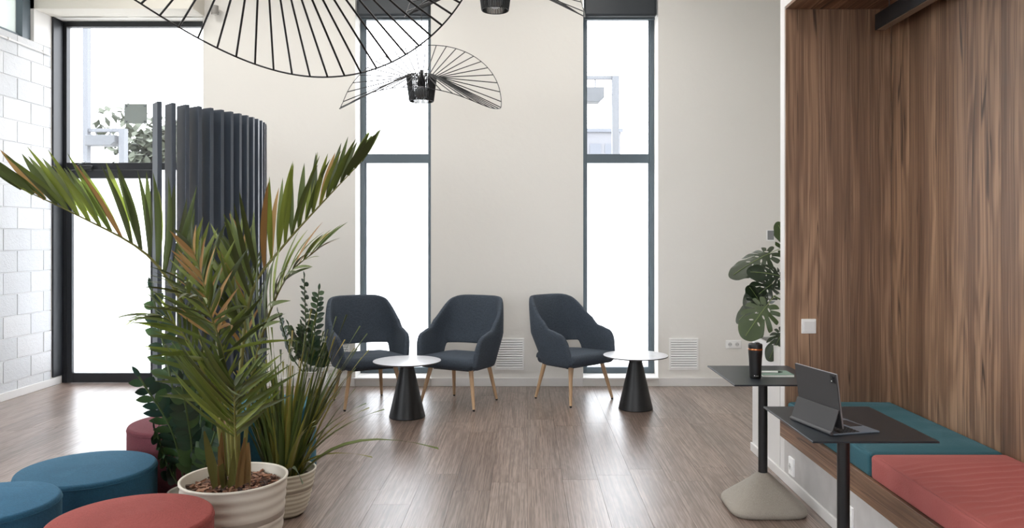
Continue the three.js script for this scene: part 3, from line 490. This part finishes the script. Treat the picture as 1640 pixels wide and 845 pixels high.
{
  const wave = (hubY, lo, far, near) => (a) => { const s = Math.sin(a); const k = s / (1 + Math.exp(-s * 14)); return lo - hubY + far * k + near * (s < 0 ? s * s - 4 * Math.sin(-s * Math.PI) : 0); };
  const p1 = W(675, 142, 6.5), p3 = W(793, -6, 5.8), pb = W(420, -115, 3.3);
  pendant('small wire pendant lamp in front of the window behind the two armchairs', p1.toArray(), 0.665, wave(2.74, 2.606, 0.66, 0.02), 44, 0.0042, H);
  pendant('wire pendant lamp hung high between the two tall windows', p3.toArray(), 0.665, wave(2.74, 2.606, 0.66, 0.02), 44, 0.0042, H);
  pendant('large wire pendant lamp with a wide drooping brim above the ottomans', pb.toArray(), 0.9, (a) => { const y = 2.362 + (Math.cos(a) < 0 ? 0.37 : 0.33) * (0.5 - 0.5 * Math.cos(2 * (a - 88 * Math.PI / 180))); return y - pb.y; }, 60, 0.0055, H);
}

// ---------------------------------------------------------------- plants
const leafy = (c, tr = 0.25, rough = 0.5) => phys({ color: hex(c), roughness: rough, transmission: tr, thickness: 0, side: THREE.DoubleSide });
function blade(n, wfn, droop, fold, twist = 0, thin = 0.07) {      // unit blade along +z, width along x, normal +y
  const pos = [], idx = [], uv = [];
  for (let i = 0; i <= n; i++) { const t = i / n, w = wfn(t) / 2, y = -droop * t * t, a = twist * t; for (const s of [-1, 0, 1]) { pos.push(s * w * Math.cos(a), y + thin * ((s ? fold * w : 0) + s * w * Math.sin(a)), t * (1 - 0.3 * droop * t)); uv.push(0.5 + s / 2, t); } }
  for (let i = 0; i < n; i++) for (let k = 0; k < 2; k++) { const a = i * 3 + k; idx.push(a, a + 3, a + 1, a + 1, a + 3, a + 4); }
  const g = new THREE.BufferGeometry(); g.setAttribute('position', new THREE.Float32BufferAttribute(pos, 3)); g.setAttribute('uv', new THREE.Float32BufferAttribute(uv, 2)); g.setIndex(idx); g.computeVertexNormals(); return g;
}
function setLeaf(o, p, dir, up, len, wid) {
  const z = dir.clone().normalize(), x = V().crossVectors(up, z).normalize(), y = V().crossVectors(z, x);
  o.quaternion.setFromRotationMatrix(new THREE.Matrix4().makeBasis(x, y, z)); o.position.copy(p); o.scale.set(wid, len, len); return o;
}
function potProfile(R, Rb, Hh, ribs, amp) {        // ridged pot, open at the top
  const p = [[0, 0], [Rb * 0.85, 0], [Rb, 0.012]]; const n = ribs * 6;
  for (let k = 1; k <= n; k++) { const t = k / n, y = 0.012 + t * (Hh - 0.024); p.push([lerp(Rb, R, Math.pow(t, 0.55)) + amp * Math.sin(t * ribs * Math.PI * 2), y]); }
  p.push([R + 0.004, Hh - 0.008], [R + 0.004, Hh], [R - 0.003, Hh + 0.001], [R - 0.009, Hh - 0.004], [R - 0.012, Hh * 0.6], [0, Hh * 0.6]); return p;
}
// big palm in cream pot
{
  const base = V(-1.31, 0, -3.5), HP = 0.428, t = thing('potted_palm', 'large palm in a ridged cream pot filled with bark chips', 'potted palm', base.toArray());
  mesh('pot', lathe(potProfile(0.228, 0.172, HP, 9, 0.0022), 72), std({ color: hex('#d8d1c4'), roughness: 0.45 }), t);
  mesh('soil', lathe([[0, 0.372], [0.1, 0.37], [0.214, 0.36]], 40), std({ color: hex('#3c2c24'), roughness: 1 }), t);
  const r = rng(3), chips = [], cols = [[0.22, 0.10, 0.06], [0.30, 0.15, 0.09], [0.13, 0.07, 0.05], [0.38, 0.22, 0.15], [0.08, 0.05, 0.04]];
  for (let i = 0; i < 620; i++) {
    const a = r() * 6.283, q = Math.sqrt(r()) * 0.2, L = 0.014 + r() * 0.026, g = new THREE.BoxGeometry(L, 0.003 + r() * 0.006, 0.005 + r() * 0.009); const p = g.attributes.position; for (let k = 0; k < p.count; k++) if (p.getX(k) > 0) p.setZ(k, p.getZ(k) * (0.4 + 0.3 * ((k * 7) % 3)));
    g.rotateX((r() - 0.5) * 1.0); g.rotateZ((r() - 0.5) * 0.9); g.rotateY(r() * 6.283); g.translate(q * Math.cos(a), 0.376 + r() * 0.016, q * Math.sin(a));
    const c = cols[r() * 5 | 0], ca = new Float32Array(p.count * 3); for (let k = 0; k < p.count; k++) { ca.set(c, 3 * k); } g.setAttribute('color', new THREE.BufferAttribute(ca, 3)); g.computeVertexNormals(); chips.push(g);
  }
  mesh('bark_chips', mergeGeometries(chips), std({ vertexColors: true, roughness: 0.9 }), t).userData.kind = 'stuff';
  const greens = [leafy('#505f27', 0.3), leafy('#61712b', 0.35), leafy('#424d22', 0.28), leafy('#82903a', 0.42)], tan = [leafy('#9a7440', 0.2, 0.7), leafy('#a98650', 0.2, 0.7)], stemM = std({ color: hex('#72703a'), roughness: 0.55 });
  const wf = (q) => Math.max(0.02, Math.pow(Math.sin(Math.PI * Math.min(1, 0.06 + 0.94 * q)), 0.75) * (1 - 0.25 * q) + (q < 0.1 ? 0.1 : 0));
  const blades = [0.05, 0.14, 0.25, 0.4].map((d, i) => blade(8, wf, d, 0.35, (i - 1.5) * 0.25));
  const frond = (pts, n, L, w, o) => {
    const curve = new THREE.CatmullRomCurve3(pts.map(p => W(...p).sub(base))), f = new THREE.Group(); f.name = 'frond'; t.add(f);
    const N = 26, tg = new THREE.TubeGeometry(curve, N, 1, 6, false), p = tg.attributes.position; for (let i = 0; i <= N; i++) { const c = curve.getPointAt(i / N), rad = lerp(o.r0 ?? 0.011, 0.0016, i / N); for (let k = 0; k <= 6; k++) { const id = i * 7 + k, q = V(p.getX(id), p.getY(id), p.getZ(id)).sub(c).setLength(rad).add(c); p.setXYZ(id, q.x, q.y, q.z); } } tg.computeVertexNormals(); mesh('rachis', tg, stemM, f);
    for (let i = 0; i < n; i++) {
      const u = (i >> 1) / (n / 2 - 1), s = i % 2 ? 1 : -1, tt = lerp(o.from ?? 0.42, 0.985, u), P = curve.getPointAt(tt), T = curve.getTangentAt(tt), ref = o.up ? V(...o.up) : V(0, 1, 0);
      const S = V().crossVectors(T, ref).normalize(), U = V().crossVectors(S, T).normalize(), al = lerp(o.a0 ?? 62, o.a1 ?? 18, u) * Math.PI / 180 + (r() - 0.5) * 0.14, be = ((o.be ?? 45) + (r() - 0.5) * 14) * Math.PI / 180;
      const dir = T.clone().multiplyScalar(Math.cos(al)).add(S.clone().multiplyScalar(s * Math.cos(be) * Math.sin(al))).add(U.clone().multiplyScalar(Math.sin(be) * Math.sin(al))).normalize();
      if (o.lift) dir.add(V(0, o.lift * (1 - 0.6 * u), 0)).normalize();
      dir.add(V(r() - 0.5, r() - 0.5, r() - 0.5).multiplyScalar(o.jit ?? 0.12)).normalize();
      const nrm = U.clone().multiplyScalar(Math.cos(be)).sub(S.clone().multiplyScalar(s * Math.sin(be))).add(T.clone().multiplyScalar(-0.2));
      const len = L * (0.62 + 0.38 * Math.sin(Math.PI * clamp(0.15 + 0.75 * u, 0, 1))) * (0.88 + r() * 0.24) * lerp(1, o.tip ?? 0.7, u);
      const pool = r() < (o.tan ?? 0.06) ? tan : greens, lf = mesh('leaflet', blades[Math.min(3, (o.droop ?? 1) + (r() * 2 | 0))], pool[r() * pool.length | 0], f);
      setLeaf(lf, P, dir, nrm, len, w * (0.85 + 0.3 * r()));
    }
  };
  frond([[362, 762, 3.5], [345, 610, 3.5], [300, 500, 3.44], [237, 409, 3.38], [123, 344, 3.28], [25, 298, 3.2]], 42, 0.50, 0.036, { from: 0.42, be: 62, a0: 66, a1: 12, lift: 0.35, droop: 0, r0: 0.013, tip: 0.6, tan: 0.03 });
  frond([[380, 762, 3.5], [384, 610, 3.52], [406, 460, 3.56], [451, 397, 3.6], [512, 329, 3.68], [585, 252, 3.76]], 42, 0.48, 0.034, { from: 0.40, be: 58, a0: 62, a1: 14, lift: 0.4, droop: 0, r0: 0.013, tip: 0.55, tan: 0.03 });
  frond([[370, 762, 3.46], [360, 640, 3.42], [338, 500, 3.4], [318, 425, 3.38], [306, 392, 3.36]], 30, 0.24, 0.018, { from: 0.6, be: 30, a0: 50, a1: 22, tan: 0.5, lift: 0.15, droop: 0, up: [0, 0, 1] });
  frond([[372, 765, 3.42], [368, 640, 3.3], [350, 540, 3.16], [326, 486, 3.04], [298, 468, 2.94]], 38, 0.36, 0.021, { from: 0.48, be: 14, a0: 70, a1: 24, droop: 2, lift: -0.02, up: [0, 1, 0.5], jit: 0.6 });
  frond([[382, 765, 3.42], [379, 720, 3.34], [376, 660, 3.2], [376, 610, 3.06]], 40, 0.46, 0.021, { from: 0.4, be: 30, a0: 48, a1: 30, droop: 1, lift: 0.4, up: [0, 0.2, 1], tan: 0.03, jit: 0.4 });
  frond([[388, 760, 3.5], [402, 620, 3.42], [425, 520, 3.32], [462, 440, 3.22], [510, 398, 3.12]], 36, 0.34, 0.024, { from: 0.45, be: 25, a0: 55, a1: 14, droop: 1, tan: 0.12, up: [0, 1, 0.6], jit: 0.3 });
  frond([[362, 760, 3.48], [340, 640, 3.42], [300, 545, 3.34], [262, 506, 3.28], [232, 506, 3.22]], 34, 0.28, 0.02, { from: 0.4, be: 15, a0: 60, a1: 20, droop: 2, up: [0, 1, 0.5], jit: 0.4 });
  frond([[374, 760, 3.54], [384, 600, 3.6], [392, 470, 3.66], [384, 380, 3.72]], 28, 0.30, 0.024, { from: 0.5, be: 40, a0: 45, a1: 18, droop: 0, lift: 0.1, up: [0, 0, 1] });
  // cut sheaths at the foot
  const sheath = blade(6, (q) => 1 - 0.85 * q * q, -0.12, 0.9, 0.3, 0.5), shM = [leafy('#6d6a38', 0, 0.7), leafy('#8c6f46', 0, 0.8)];
  [[356, 772, 333, 688, 0.045], [398, 772, 402, 706, 0.05], [366, 775, 354, 712, 0.03], [390, 775, 397, 698, 0.035], [378, 775, 381, 715, 0.04], [362, 770, 360, 690, 0.03]].forEach(([x0, y0, x1, y1, w], i) => { const a = W(x0, y0, 3.42).sub(base), b = W(x1, y1, 3.38).sub(base), d = b.clone().sub(a); setLeaf(mesh('sheath', sheath, shM[i % 2], t), a, d, V(0, 0.1, 1), d.length(), w); });
}
// grass in smaller cream pot
{
  const base = V(-1.318, 0, -4.24), t = thing('potted_grass', 'tall grassy plant in a small ridged cream pot beside the palm', 'potted grass', base.toArray()), r = rng(9);
  mesh('pot', lathe(potProfile(0.168, 0.105, 0.245, 9, 0.002), 64), std({ color: hex('#d2ccba'), roughness: 0.5 }), t);
  mesh('soil', lathe([[0, 0.2], [0.154, 0.195]], 32), std({ color: hex('#35291f'), roughness: 1 }), t);
  const mats = [leafy('#4d5c26'), leafy('#647030', 0.35), leafy('#8d8a3c', 0.35), leafy('#3d4a22'), leafy('#a8924a', 0.3)], bl = [0.05, 0.15, 0.32, 0.55].map((d, i) => blade(9, (q) => 0.55 + 0.45 * Math.sin(Math.PI * Math.min(1, q * 1.2 + 0.1)) - 0.95 * Math.pow(q, 3), d, 0.45, (i - 1) * 0.3));
  for (let i = 0; i < 125; i++) {
    const a = i < 12 ? (r() - 0.35) * 1.8 : r() * 6.283, q = Math.sqrt(r()) * 0.09, lean = 0.06 + r() * (i < 12 ? 0.9 : Math.cos(a) > -0.2 ? 0.38 : 0.24), k = clamp((lean * 4) | 0, 0, 3), dir = V(Math.cos(a) * lean, 1, Math.sin(a) * lean);
    setLeaf(mesh('grass_blade', bl[k], mats[r() * (i % 9 ? 4 : 5) | 0], t), V(q * Math.cos(a), 0.19, q * Math.sin(a)), dir, V(-Math.cos(a), 0.4, -Math.sin(a)), 0.42 + r() * 0.52, 0.017 + r() * 0.014);
  }
}
// plants with glossy paired leaflets
{
  const leafG = [blade(6, (q) => Math.pow(Math.sin(Math.PI * clamp(q, 0.02, 0.985)), 0.7), 0.08, 0.25, 0, 0.45), blade(6, (q) => Math.pow(Math.sin(Math.PI * clamp(q, 0.02, 0.985)), 0.7), 0.2, 0.15, 0, 0.45)];
  const build = (name, label, base, pot, stems, mats, seed, L, pairs) => {
    const t = thing(name, label, 'potted plant', base.toArray()), r = rng(seed); pot(t);
    const sm = std({ color: hex('#45562f'), roughness: 0.5 });
    for (const pts of stems) {
      const curve = new THREE.CatmullRomCurve3(pts.map(p => p.clone().sub(base))), st = new THREE.Group(); st.name = 'stem'; t.add(st);
      mesh('stalk', new THREE.TubeGeometry(curve, 14, 0.0055, 6), sm, st);
      const side = r() * 6.283, ref = V(Math.cos(side), 0.15, Math.sin(side));
      for (let i = 0; i < pairs; i++) for (const s of [-1, 1]) {
        const u = lerp(0.25, 0.97, (i + (s > 0 ? 0.4 : 0)) / pairs), P = curve.getPointAt(u), T = curve.getTangentAt(u), S = V().crossVectors(T, ref).normalize(), dir = T.clone().multiplyScalar(0.75).add(S.clone().multiplyScalar(s)).add(V((r() - 0.5) * 0.5, 0, (r() - 0.5) * 0.5));
        setLeaf(mesh('leaf', leafG[r() * 2 | 0], mats[r() * mats.length | 0], st), P, dir, V().crossVectors(S, T).add(T.clone().multiplyScalar(0.3)), L * (0.8 + 0.35 * r()) * (1 - 0.45 * Math.pow(u, 3)), L * 0.46);
      }
      setLeaf(mesh('leaf', leafG[0], mats[0], st), curve.getPointAt(0.98), curve.getTangentAt(1), ref, L * 0.7, L * 0.25);
    }
  };
  const farB = V(-2.035, 0, -7.42);
  build('zamioculcas_plant', 'glossy dark green plant in a white ridged pot by the back wall', farB, (t) => { mesh('pot', lathe(potProfile(0.14, 0.105, 0.245, 9, 0.0022), 48), std({ color: hex('#e9e8e6'), roughness: 0.5 }), t); mesh('soil', lathe([[0, 0.2], [0.126, 0.195]], 24), std({ color: hex('#35291f'), roughness: 1 }), t); },
    [[[492, 600], [490, 530], [487, 442]], [[496, 600], [503, 540], [511, 462]], [[500, 600], [514, 560], [529, 492]], [[500, 600], [516, 580], [530, 542]], [[490, 600], [478, 560], [462, 520]], [[488, 600], [468, 570], [446, 500]], [[494, 600], [486, 570], [482, 520]], [[496, 600], [500, 575], [506, 540]]].map((s, i) => s.map(([x, y], k) => W(x, y, 7.42 + (k * ((i * 37) % 5 - 2)) * 0.04))), [leafy('#2f4a2a', 0.1, 0.35), leafy('#3c5a30', 0.1, 0.35), leafy('#28402c', 0.1, 0.3)], 41, 0.10, 11);
  const midB = V(-1.70, 0, -4.02);
  build('zamioculcas_plant', 'glossy dark green plant between the wine red ottoman and the palm', midB, (t) => { mesh('pot', lathe(potProfile(0.135, 0.1, 0.2, 7, 0.002), 40), std({ color: hex('#d8d1c4'), roughness: 0.5 }), t); mesh('soil', lathe([[0, 0.16], [0.12, 0.155]], 24), std({ color: hex('#35291f'), roughness: 1 }), t); },
    [[[300, 800], [275, 690], [222, 602]], [[306, 800], [280, 640], [242, 460]], [[310, 800], [300, 640], [268, 520]], [[300, 800], [268, 745], [250, 690]], [[316, 800], [322, 680], [325, 560]], [[312, 800], [305, 700], [290, 610]], [[320, 800], [338, 700], [345, 620]], [[304, 800], [290, 720], [262, 640]], [[318, 800], [330, 740], [345, 690]]].map((s, i) => s.map(([x, y], k) => W(x, y, 4.02 + k * ((i * 37) % 5 - 2.6) * 0.035))), [leafy('#24382c', 0.1, 0.32), leafy('#2c4434', 0.1, 0.32), leafy('#3f5a33', 0.15, 0.35)], 57, 0.11, 11);
}
// monstera behind the niche
{
  const base = V(1.98, 0.74, -5.2), t = thing('monstera_plant', 'monstera with large split leaves growing from the white planter box', 'monstera', base.toArray()), mats = [leafy('#27351a', 0.15, 0.42), leafy('#1f2e1b', 0.1, 0.25), leafy('#3b4c22', 0.2, 0.42)], sm = std({ color: hex('#4e6230'), roughness: 0.5 });
  const leafShape = () => {                              // heart with slits from the edge and holes by the midrib, tip at +y
    const N = 260, pts = []; for (let i = 0; i < N; i++) {
      const a = i / N * Math.PI * 2, up = Math.cos(a), r0 = 0.40 + 0.14 * up + 0.13 * Math.pow(Math.max(0, up), 8) - 0.22 * Math.pow(Math.max(0, -up), 14);
      const side = Math.abs(Math.sin(a)), k = (a < Math.PI ? a : 2 * Math.PI - a), slit = [0.75, 1.2, 1.65, 2.1].reduce((m, c) => Math.max(m, Math.exp(-Math.pow((k - c) / 0.075, 2))), 0); const rr = r0 * (1 - 0.62 * slit * smooth(0.3, 0.7, side)); pts.push(new THREE.Vector2(rr * Math.sin(a) * 0.95, rr * Math.cos(a) + 0.35));
    }
    const s = new THREE.Shape(pts); for (const sg of [-1, 1]) for (const y of [0.3, 0.48, 0.64]) { const h = new THREE.Path(); h.absellipse(sg * 0.085, y, 0.045, 0.016, 0, Math.PI * 2, false, sg * 0.5); s.holes.push(h); } return s;
  };
  // triangulate, subdivide once by midpoints, then curve
  const flat = new THREE.ShapeGeometry(leafShape(), 6), bend = (g, cup, droop) => { const p = g.attributes.position; for (let i = 0; i < p.count; i++) { const x = p.getX(i), y = p.getY(i); p.setXYZ(i, x * (1 - 0.25 * Math.abs(x)), -droop * y * y + cup * x * x + 0.012 * Math.sin(y * 30 + Math.sign(x)) * Math.abs(x) * 4, y); } g.computeVertexNormals(); return g; };
  const sub = (g) => { const p = g.attributes.position, ix = g.index.array, o = []; const P = (i) => [p.getX(i), p.getY(i), p.getZ(i)], M = (a, b) => a.map((v, k) => (v + b[k]) / 2); const rec = (a, b, c, n) => { if (!n) { o.push(...a, ...b, ...c); return; } const ab = M(a, b), bc = M(b, c), ca = M(c, a); rec(a, ab, ca, n - 1); rec(ab, b, bc, n - 1); rec(ca, bc, c, n - 1); rec(ab, bc, ca, n - 1); }; for (let i = 0; i < ix.length; i += 3) rec(P(ix[i]), P(ix[i + 1]), P(ix[i + 2]), 1); const h = new THREE.BufferGeometry(); h.setAttribute('position', new THREE.Float32BufferAttribute(o, 3)); return mergeVertices(h, 1e-5); };
  const geos = [[-0.5, 0.25], [0.35, 0.4], [-0.7, 0.5]].map(([c, d]) => bend(sub(flat), c, d)), rib = geos.map((_, i) => { const dr = [0.25, 0.4, 0.5][i], pts = []; for (let k = 0; k <= 8; k++) { const y = k / 8 * 0.95; pts.push(V(0, -dr * y * y + 0.003, y)); } return tube(pts, 0.006, 12, 5); });
  const ribM = leafy('#7f9150', 0.1, 0.5);
  const L = (bx, by, bd, tx, ty, td, w, up, gi, mi) => { const a = W(bx, by, bd).sub(base), b = W(tx, ty, td).sub(base), d = b.clone().sub(a), lf = mesh('leaf', geos[gi], mats[mi], t); setLeaf(lf, a, d, V(...up), d.length() * 1.02, w); mesh('midrib', rib[gi], ribM, lf); mesh('petiole', tube([V((bx % 7 - 3) * 0.02, 0, (by % 5 - 2) * 0.02), a.clone().multiplyScalar(0.55).add(V(0.05, 0.05, 0)), a], 0.006, 14, 6), sm, t); };
  L(1256, 396, 5.25, 1174, 424, 5.15, 0.30, [-0.2, 0.75, 0.65], 0, 0);
  L(1240, 474, 5.05, 1192, 532, 4.98, 0.34, [-0.3, 0.5, 0.85], 0, 2);
  L(1252, 446, 5.3, 1198, 470, 5.2, 0.3, [0.1, 0.85, 0.5], 1, 1);
  L(1262, 448, 5.15, 1222, 424, 5.05, 0.26, [-0.2, 0.6, 0.8], 2, 1);
  L(1250, 470, 5.25, 1178, 490, 5.25, 0.30, [0, 0.9, 0.4], 1, 0);
  L(1272, 425, 5.2, 1256, 362, 5.1, 0.2, [0.1, 0.2, 0.95], 0, 2);
  L(1262, 520, 5.05, 1232, 560, 4.96, 0.2, [-0.4, 0.4, 0.8], 2, 0);
  L(1300, 440, 5.2, 1350, 400, 5.15, 0.36, [0, 0.8, 0.6], 0, 1);
  L(1310, 480, 5.3, 1372, 500, 5.25, 0.34, [0.2, 0.8, 0.5], 1, 0);
  L(1225, 500, 5.2, 1205, 455, 5.25, 0.2, [0.2, 0.3, 0.9], 0, 1);
}

// ---------------------------------------------------------------- outside
{
  struct(mesh('outside_ground', box(-45, 45, -0.4, -0.12, -70, 45), std({ color: hex('#b9b8b4'), roughness: 0.95 })), 'pale paved ground outside the windows', 'ground');
  const pale = std({ color: hex('#62656a'), roughness: 0.7 }), lampGrey = std({ color: hex('#55585c'), roughness: 0.6 });
  const gantry = (label, postPx, railPx0, railY, d, lampPx0, lampPx1, ly0, ly1, extraPost) => {
    const a = W(postPx[0], railY, d), b = W(postPx[1], railY, d), t = thing('lamp_gantry', label, 'gantry', [(a.x + b.x) / 2, -0.12, -d], 0, 'outdoor lamp gantries'), o = t.position, w = b.x - a.x;
    mesh('post', rbox(w, a.y + 0.12, 0.12, 0.004, 1).translate(0, (a.y + 0.12) / 2, 0), pale, t);
    const r0 = W(railPx0, railY, d).x - o.x; mesh('rail', rbox(Math.abs(r0), 0.05, 0.06, 0.004, 1).translate(r0 / 2, a.y + 0.12 - 0.025, 0), pale, t);
    if (extraPost) { const c0 = W(extraPost[0], railY, d).x - o.x, c1 = W(extraPost[1], railY, d).x - o.x; mesh('tall_post', rbox(c1 - c0, 5.2, 0.1, 0.004, 1).translate((c0 + c1) / 2, 2.6, 0), pale, t); }
    const l0 = W(lampPx0, ly0, d), l1 = W(lampPx1, ly1, d), lw = l1.x - l0.x, lh = l0.y - l1.y, cx = (l0.x + l1.x) / 2 - o.x, cy = (l0.y + l1.y) / 2 + 0.12;
    const s = new THREE.Shape(); s.moveTo(-lw / 2, lh / 2); s.lineTo(lw / 2, lh / 2); s.lineTo(lw / 2, -lh * 0.15); s.lineTo(lw / 2 - lh * 0.35, -lh / 2); s.lineTo(-lw / 2, -lh / 2); s.closePath();
    mesh('floodlight', new THREE.ExtrudeGeometry(s, { depth: 0.2, bevelEnabled: true, bevelSize: 0.008, bevelThickness: 0.008, bevelSegments: 1 }).translate(cx, cy, -0.1), lampGrey, t);
    for (const k of [-0.25, 0.25]) mesh('hanger', cyl(V(cx + k * lw, cy + lh / 2, 0), V(cx + k * lw, a.y + 0.12 - 0.04, 0), 0.01, 0.01, 6), pale, t);
  };
  gantry('pale outdoor post with a hanging floodlight seen through the door glazing', [193, 202], 139, 206, 11.5, 143, 188, 218, 233, [135, 143]);
  gantry('pale outdoor post with a hanging floodlight seen through the window by the lone armchair', [980, 991], 905, 122, 11.5, 915, 966, 142, 164);
  // distant building
  const bt = thing('distant_building', 'pale distant building seen through the window by the lone armchair', 'building', [3.6, -0.12, -34]);
  const wm = std({ color: hex('#6d6e72'), roughness: 0.9 }), gm = std({ color: hex('#585c64'), roughness: 0.4 });
  mesh('wall', box(-1.6, 0.5, 0, 6.2, -3, 0), wm, bt); mesh('roof', box(-1.7, 0.6, 6.2, 6.35, -3.1, 0.1), gm, bt);
  for (let k = 0; k < 3; k++) for (let j = 0; j < 3; j++) mesh('window', box(-1.5 + k * 0.66, -1.0 + k * 0.66, 1.2 + j * 1.7, 2.3 + j * 1.7, 0, 0.03), gm, bt);
  // tree
  const r = rng(31), tp = W(262, 300, 17), tr = thing('street_tree', 'pale leafy tree seen through the door glazing', 'tree', [tp.x, -0.12, -17]);
  mesh('trunk', tube([V(0, 0, 0), V(0.05, 1.2, 0), V(-0.05, 2.4, 0.05), V(0, 3.4, 0)], 0.09, 16, 8), std({ color: hex('#6a6258'), roughness: 0.9 }), tr);
  const lg = [], leaf = blade(2, (q) => Math.sin(Math.PI * clamp(q, 0.05, 0.95)), 0.1, 0.2);
  for (let c = 0; c < 24; c++) { const a = r() * 6.283, q = Math.sqrt(r()) * 0.95, cc = V(q * Math.cos(a) * 1.0, 2.5 + r() * 2.0 - q * 0.5, q * Math.sin(a)); for (let k = 0; k < 90; k++) { const d = V(r() - 0.5, r() - 0.5, r() - 0.5), g = leaf.clone(), m = new THREE.Object3D(); setLeaf(m, cc.clone().add(V(r() - 0.5, r() - 0.5, r() - 0.5).multiplyScalar(0.75)), d, V(0.1, 1, 0.3), 0.24, 0.15); m.updateMatrix(); g.applyMatrix4(m.matrix); lg.push(g); } }
  mesh('foliage', mergeGeometries(lg), leafy('#454b3c', 0.1, 0.7), tr).userData.kind = 'stuff';
}

renderer.render(scene, camera);
